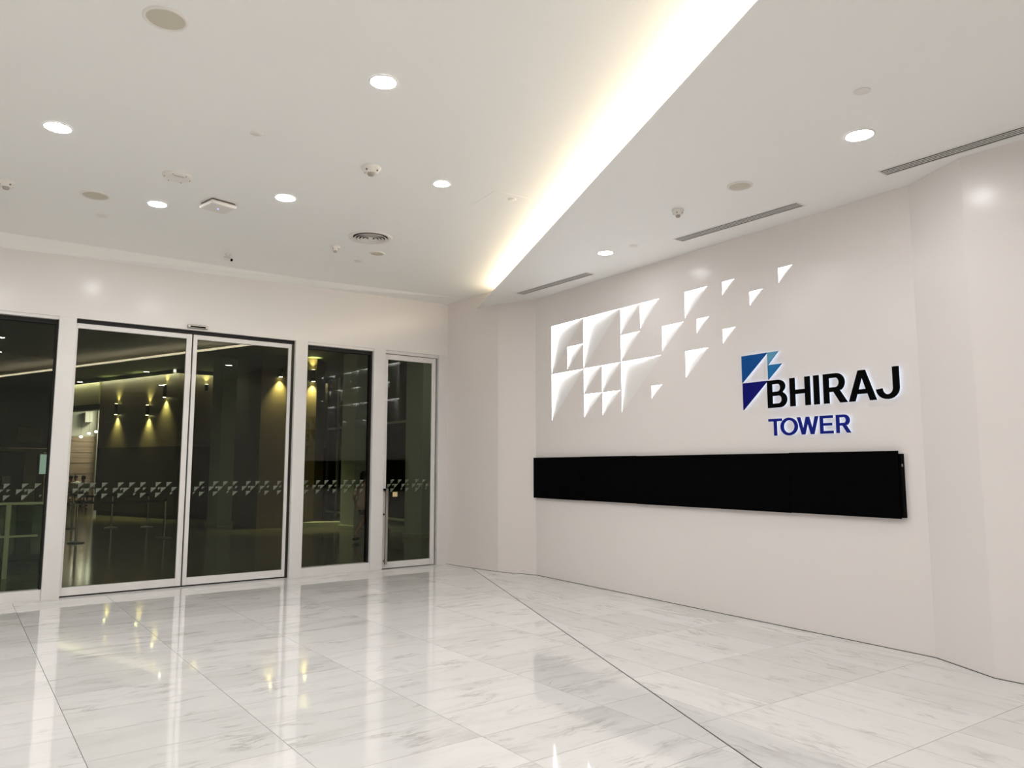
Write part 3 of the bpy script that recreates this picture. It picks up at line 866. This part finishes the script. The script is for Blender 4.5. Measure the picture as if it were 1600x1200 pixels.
# night glazing wall behind the columns on the right
mul = group_root('window_3', (10.4, 13.4, 0))
MB().box(-.03, .03, -1.9, 11.0, .1, 4.6).build('pane', M['kiosk_dark'], mul)
for y in (-1.8, .6, 3.0, 5.4, 7.8, 10.2): MB().box(-.09, -.03, y - .04, y + .04, 0, 4.6).build('mullion', M['column'], mul)
for z in (.12, 2.9): MB().box(-.09, -.03, -1.9, 11.0, z - .03, z + .03).build('transom', M['column'], mul)

# bright lobby far behind, with board wall
lob = group_root('wall_lobby', (4.2, 40.5, 0))
MB().box(-2.2, 3.0, 0, .2, 3.05, 4.6).build('upper_wall', M['lobby_wall'], lob)
for k in range(12):
    MB().box(-2.2, 3.0, -.02 * (k % 2), .2, .05 + k * .25, .29 + k * .25).build('board', M['wood'], lob)
MB().box(.74, 1.04, -.45, 0, 3.70, 4.18).build('bulkhead', M['lobby_wall'], lob, bevel=.01)
MB().box(1.30, 1.55, -.4, .0, 0, 4.6).build('pilaster', M['lobby_wall'], lob)
def lobby_lamp(x, y, z, label):
    t = thing('pendant_lamp', label, 'lamp', (x, y, z), 0., 'small lamps in the far lobby')
    MB().lathe([(0, -.04), (.045, -.03), (.06, 0), (.045, .03), (0, .04)], 14).build('bulb', M['lobby_lamp'], t)
    MB().tube((0, 0, .038), (0, 0, 4.62 - z), .004, 6).build('cord', M['black'], t)
lobby_lamp(5.05, 39.4, 3.15, 'leftmost small bright lamp over the board wall of the far lobby')
lobby_lamp(5.28, 39.0, 3.22, 'middle small bright lamp over the board wall of the far lobby')
lobby_lamp(4.62, 38.4, 2.95, 'small lamp hanging lowest in the far lobby')
lp = thing('ceiling_panel_light', 'unseen square panel added to light the far lobby, hidden behind the dark stone', 'ceiling light', (6.1, 38.8, 4.61))
MB().box(-.55, .55, -.55, .55, -.02, 0).build('diffuser', emissive('lobby fill panel', (1, .95, .88, 1), 45.0), lp)  # unseen panel, added only to brighten the far lobby
MB().box(-.6, .6, -.6, -.55, -.03, 0).box(-.6, .6, .55, .6, -.03, 0).box(-.6, -.55, -.55, .55, -.03, 0).box(.55, .6, -.55, .55, -.03, 0).build('rim', M['plastic'], lp)

# dark kiosk on the left
kr = group_root('wall_kiosk', (0, 24.0, 0))
MB().box(OX0, 2.15, 0, .3, 2.12, 4.62).build('upper_panel', M['kiosk'], kr)
MB().box(OX0, 2.12, -.06, .3, 2.02, 2.10).build('shelf_edge', M['fascia'], kr)
MB().box(OX0, .9, 0, .3, 0, 2.02).build('lower_panel', M['kiosk_dark'], kr)
MB().box(.9, 2.05, .25, .3, 0, 2.02).build('recess', M['kiosk_dark'], kr)
MB().box(1.62, 1.88, -.05, .25, 0, 2.02).build('pier', M['fascia'], kr)
MB().box(1.40, 1.96, -.04, 0, 2.28, 2.66).build('hatch_panel', M['hall_ceiling'], kr)
MB().box(2.12, 2.17, -.08, .3, 0, 4.62).build('corner_post', M['rail'], kr)
t = thing('lit_sign', 'pale teal glowing upright board beside the kiosk corner, left edge of picture', 'sign', (2.02, 23.6, 1.42))
MB().box(-.10, .10, -.02, .02, 0, .52).build('panel', M['lit_sign'], t)
MB().box(-.12, .12, .02, .05, -.03, .55).build('frame', M['steel_dark'], t)
MB().tube((0, .03, -1.42), (0, .03, -.02), .02, 8).build('post', M['steel_dark'], t)
t = thing('notice_board', 'small pale square board on a stand far left behind the glass barrier', 'sign', (1.15, 22.6, 1.17))
MB().box(-.085, .085, -.01, .01, 0, .21).build('panel', plain('pale board', srgb(170, 186, 170), .5), t)
MB().tube((0, .02, -1.17), (0, .02, .05), .014, 8).build('post', M['steel_dark'], t)
MB().lathe([(0, 0), (.14, 0), (.14, .02), (0, .03)], 16).build('foot', M['steel_dark'], t, loc=(0, .02, -1.17))

# glass barrier just outside the left pane
t = thing('glass_barrier', 'green glass barrier with pale rails right outside the left fixed pane', 'barrier', (.75, 13.2, 0))
MB().box(-3.2, .46, -.03, .03, 1.055, 1.09).build('top_rail', M['rail'], t, bevel=.005)
MB().box(-3.2, .36, -.02, .02, .585, .615).build('middle_rail', M['rail'], t, bevel=.005)
for x in (-2.2, -.02): MB().box(x - .03, x + .03, -.025, .025, 0, 1.055).build('post', M['rail'], t, bevel=.005)
MB().box(.0, .44, -.006, .006, .05, 1.05).build('pane', M['green_glass'], t)
MB().box(-2.17, -.06, -.006, .006, .05, 1.05).build('pane', M['green_glass'], t)
MB().box(.43, .45, -.02, .02, 0, 1.055).build('end_trim', M['steel_dark'], t)
# low counter behind it
t = thing('reception_counter', 'low dark counter with a pale green front behind the glass barrier', 'counter', (.6, 15.6, 0))
MB().box(-2.5, .9, 0, .7, 0, .86).build('body', plain('green counter front', srgb(52, 92, 66), .3), t, bevel=.01)
MB().box(-2.55, .95, -.04, .74, .86, .90).build('worktop', M['kiosk'], t, bevel=.006)

# stanchions with belts
def stanchion(x, y, label, h=.90):
    t = thing('stanchion', label, 'stanchion', (x, y, 0), 0., 'belt barrier posts outside')
    MB().lathe([(0, 0), (.165, 0), (.17, .012), (.15, .024), (.05, .034), (.03, .045), (0, .045)], 24).build('foot', M['steel'], t)
    MB().tube((0, 0, .04), (0, 0, h - .05), .026, 14).build('pole', M['chrome'], t)
    MB().lathe([(0, h - .07), (.036, h - .07), (.038, h - .01), (.03, h), (0, h)], 16).build('head', M['black'], t)
    return t
st = [(2.242, 18.446), (4.001, 18.569), (2.68, 23.0), (3.55, 22.6), (4.35, 22.2)]
words = ['steel belt post nearest the left sliding door frame', 'steel belt post at the right end of the near black belt',
         'steel belt post behind the near left one', 'distant steel belt post, middle of the back row', 'distant steel belt post, right end of the back row']
for p, wd in zip(st, words): stanchion(p[0], p[1], wd)
def belt(p, q, label, h=.85):
    a, b = Vector((p[0], p[1])), Vector((q[0], q[1])); d = (b - a).normalized(); n = Vector((-d.y, d.x)) * .002
    a2, b2 = a + d * .04, b - d * .04
    o = MB()
    N_ = 10
    v, f = [], []
    for k in range(N_ + 1):
        u = k / N_; c = a2 + (b2 - a2) * u; z = h - .02 * 4 * u * (1 - u)
        for sgn in (1, -1):
            for dz in (-.025, .025): v.append((c.x + n.x * sgn - a.x, c.y + n.y * sgn - a.y, z + dz))
    for k in range(N_):
        i, j = 4 * k, 4 * k + 4
        f += [(i, j, j + 1, i + 1), (i + 2, i + 3, j + 3, j + 2), (i + 1, j + 1, j + 3, i + 3), (i, i + 2, j + 2, j)]
    f += [(0, 1, 3, 2), (4 * N_, 4 * N_ + 2, 4 * N_ + 3, 4 * N_ + 1)]
    o.add(v, f)
    tag(o.build('barrier_belt', M['belt'], None, loc=(a.x, a.y, 0)), label, 'belt', 'black barrier belts outside')
belt(st[0], st[1], 'black belt stretched between the two near steel posts')
belt(st[2], st[3], 'black belt on the left of the back row of posts')
belt(st[3], st[4], 'black belt on the right of the back row of posts')

# ------------------------------------------------------------------ people beyond the glass
def skin_body(name, nodes, edges, root, mat, sub=1):
    me = bpy.data.meshes.new('skin_base')
    me.from_pydata([n[0] for n in nodes], edges, [])
    o = bpy.data.objects.new('skin_tmp', me); C.objects.link(o)
    o.modifiers.new('skin', 'SKIN')
    for i, n in enumerate(nodes):
        sv = me.skin_vertices[0].data[i]
        sv.radius = (n[1], n[2] if len(n) > 2 else n[1]); sv.use_root = (i == root)
    sb = o.modifiers.new('sub', 'SUBSURF'); sb.levels = sub; sb.render_levels = sub
    dg = bpy.context.evaluated_depsgraph_get()
    out = bpy.data.meshes.new_from_object(o.evaluated_get(dg))
    bpy.data.objects.remove(o); bpy.data.meshes.remove(me)
    out.name = name
    out.materials.clear(); out.materials.append(mat)
    for p in out.polygons: p.use_smooth = True
    return out

def person(label, loc, rotz, scale, pose, shirt, legs_mat, group=None):
    """Faces +x before rotation. pose: walk or sit. Built 1.70 tall."""
    t = thing('person', label, 'person', loc, rotz, group); t.scale = (scale,) * 3
    if pose == 'walk':
        hipz = .90
        knee = [(.16, .09, .50), (-.10, -.09, .50)]; ank = [(.26, .09, .10), (-.38, -.09, .17)]; toe = [(.42, .09, .05), (-.27, -.09, .05)]
        elb = [(-.12, .22, 1.08), (.10, -.22, 1.08)]; wri = [(.02, .24, .86), (.26, -.22, .92)]
        dz = 0
    else:
        hipz = .48
        knee = [(.42, .12, .50), (.42, -.12, .50)]; ank = [(.40, .12, .10), (.40, -.12, .10)]; toe = [(.55, .12, .05), (.55, -.12, .05)]
        elb = [(.10, .25, .72), (.10, -.25, .72)]; wri = [(.34, .18, .76), (.34, -.18, .76)]
    s = hipz
    N_ = [((0, 0, s), .13, .15), ((0, 0, s + .18), .105, .13), ((.01, 0, s + .38), .11, .15), ((.0, 0, s + .53), .06, .07), ((.02, 0, s + .60), .052), ((.035, 0, s + .67), .075, .07), ((.03, 0, s + .74), .085, .078), ((.025, 0, s + .79), .055)]
    E_ = [(0, 1), (1, 2), (2, 3), (3, 4), (4, 5), (5, 6), (6, 7)]
    for k, sg in ((0, 1), (1, -1)):
        i = len(N_)
        N_ += [((0, .09 * sg, s - .05), .095), (knee[k], .058), (ank[k], .038), (toe[k], .03, .04)]
        E_ += [(0, i), (i, i + 1), (i + 1, i + 2), (i + 2, i + 3)]
        i = len(N_)
        e, w = Vector(elb[k]), Vector(wri[k]); hnd = w + (w - e).normalized() * .09
        N_ += [((.0, .17 * sg, s + .48), .055), (elb[k], .042), (wri[k], .028), (tuple(hnd), .03, .018)]
        E_ += [(2, i), (i, i + 1), (i + 1, i + 2), (i + 2, i + 3)]
        # fingers and thumb
        for q in range(4):
            a = hnd + Vector((0, .018 * (q - 1.5), 0)); b = a + (w - e).normalized() * (.055, .065, .060, .045)[q] + Vector((0, 0, -.01))
            j = len(N_); N_ += [(tuple(b), .008)]; E_ += [(i + 3, j)]
        j = len(N_); N_ += [(tuple(w + (w - e).normalized() * .07 + Vector((.02, -.05 * sg, .0))), .009)]; E_ += [(i + 2, j)]
    link('body', skin_body('body', N_, E_, 0, M['skin']), t)
    # clothes: slightly fuller shells over trunk and sleeves
    hem = s - (.12 if pose == 'walk' else .02)
    m = MB()
    def loft(rings, n=18):
        v = [(c[0] + rx * math.cos(2 * math.pi * q / n), c[1] + ry * math.sin(2 * math.pi * q / n), c[2]) for c, rx, ry in rings for q in range(n)]
        f = [(a * n + q, a * n + (q + 1) % n, (a + 1) * n + (q + 1) % n, (a + 1) * n + q) for a in range(len(rings) - 1) for q in range(n)]
        f += [tuple(range(n - 1, -1, -1)), tuple(range((len(rings) - 1) * n, len(rings) * n))]
        m.add(v, f, True)
    loft([((0, 0, hem), .190, .222), ((0, 0, s + .02), .182, .214), ((0, 0, s + .18), .138, .168), ((.01, 0, s + .34), .142, .190), ((.01, 0, s + .43), .136, .215), ((.005, 0, s + .50), .112, .185), ((0, 0, s + .535), .074, .095)])
    for k, sg in ((0, 1), (1, -1)):
        sh = Vector((.0, .165 * sg, s + .45)); el = Vector(elb[k])
        m.tube(sh, sh + (el - sh) * .80, .080, 14, .066)
    m.build('shirt', shirt, t)
    for k, sg in ((0, 1), (1, -1)):
        h0 = Vector((0, .085 * sg, s - .0)); kn = Vector(knee[k])
        n3 = [(tuple(h0 + (kn - h0) * u), r) for u, r in ((-.08, .125), (.12, .128), (.4, .100), (.62, .088), (.72, .08))]
        link('shorts_leg', skin_body('shorts_leg', n3, [(q, q + 1) for q in range(4)], 2, legs_mat, 2), t)
    def blob(name, c, r, mat, n=16):
        m = MB(); m.lathe([(max(0., math.sin(math.pi * q / 10)) if 0 < q < 10 else 0., -math.cos(math.pi * q / 10)) for q in range(11)], n)
        m.v = [(c[0] + v[0] * r[0], c[1] + v[1] * r[1], c[2] + v[2] * r[2]) for v in m.v]
        m.build(name, mat, t)
    blob('hair', (.012, 0, s + .755), (.108, .092, .098), M['hair'])
    blob('hair', (-.045, 0, s + .68), (.055, .080, .115), M['hair'])
    for k in range(2):
        a, b = Vector(ank[k]), Vector(toe[k])
        d = (b - a); c = a + d * .55
        blob('shoe', (c.x, c.y, max(.045, c.z - .03)), (.13, .048, .045), M['hair'], 12)
    m = MB()
    for sg in (1, -1): m.tube((.112, .03 * sg, s + .715), (.118, .03 * sg, s + .715), .009, 8)
    m.build('eyes', M['black'], t)
    MB().tube((.10, 0, s + .71), (.130, 0, s + .675), .008, 8, .014).build('nose', M['skin'], t)
    return t
person('person in a pale pink top walking past outside, behind the fixed pane edge', (7.36, 15.35, 0), R(20), .87, 'walk', M['pink'], M['skirt'])
def chair_for(p, rz, label):
    t = thing('stool', label, 'chair', (p[0], p[1], 0), rz, 'stools in the far lobby')
    MB().lathe([(0, .24), (.13, .24), (.14, .255), (.12, .27), (0, .27)], 18).build('seat', M['kiosk_dark'], t)
    MB().tube((0, 0, .02), (0, 0, .24), .03, 10).build('column', M['steel_dark'], t)
    MB().lathe([(0, 0), (.14, 0), (.14, .02), (0, .03)], 18).build('foot', M['steel_dark'], t)
for (x, y), rz, wd in [((4.16, 36.8), R(-90), 'left'), ((4.57, 38.8), R(-90), 'middle'), ((4.42, 35.2), R(-90), 'right')]:
    chair_for((x, y), 0, {'left': 'left one of the three stools in the far lobby', 'middle': 'middle one of the three stools in the far lobby', 'right': 'right one of the three stools in the far lobby'}[wd])
    person({'left': 'leftmost seated person in a white shirt in the far lobby', 'middle': 'seated person in a white shirt between two others in the far lobby',
            'right': 'rightmost seated person in a white shirt in the far lobby'}[wd], (x, y, .035), rz, .93, 'sit', M['white_shirt'], M['kiosk_dark'])
t = thing('table', 'dark table the people in the far lobby sit at', 'table', (4.95, 36.6, 0))
MB().box(-.3, .3, -.3, .3, .70, .74).build('tabletop', M['kiosk_dark'], t, bevel=.005)
for sx in (-1, 1):
    for sy in (-1, 1): MB().box(sx * .26 - .02, sx * .26 + .02, sy * .26 - .02, sy * .26 + .02, 0, .70).build('leg', M['kiosk_dark'], t)
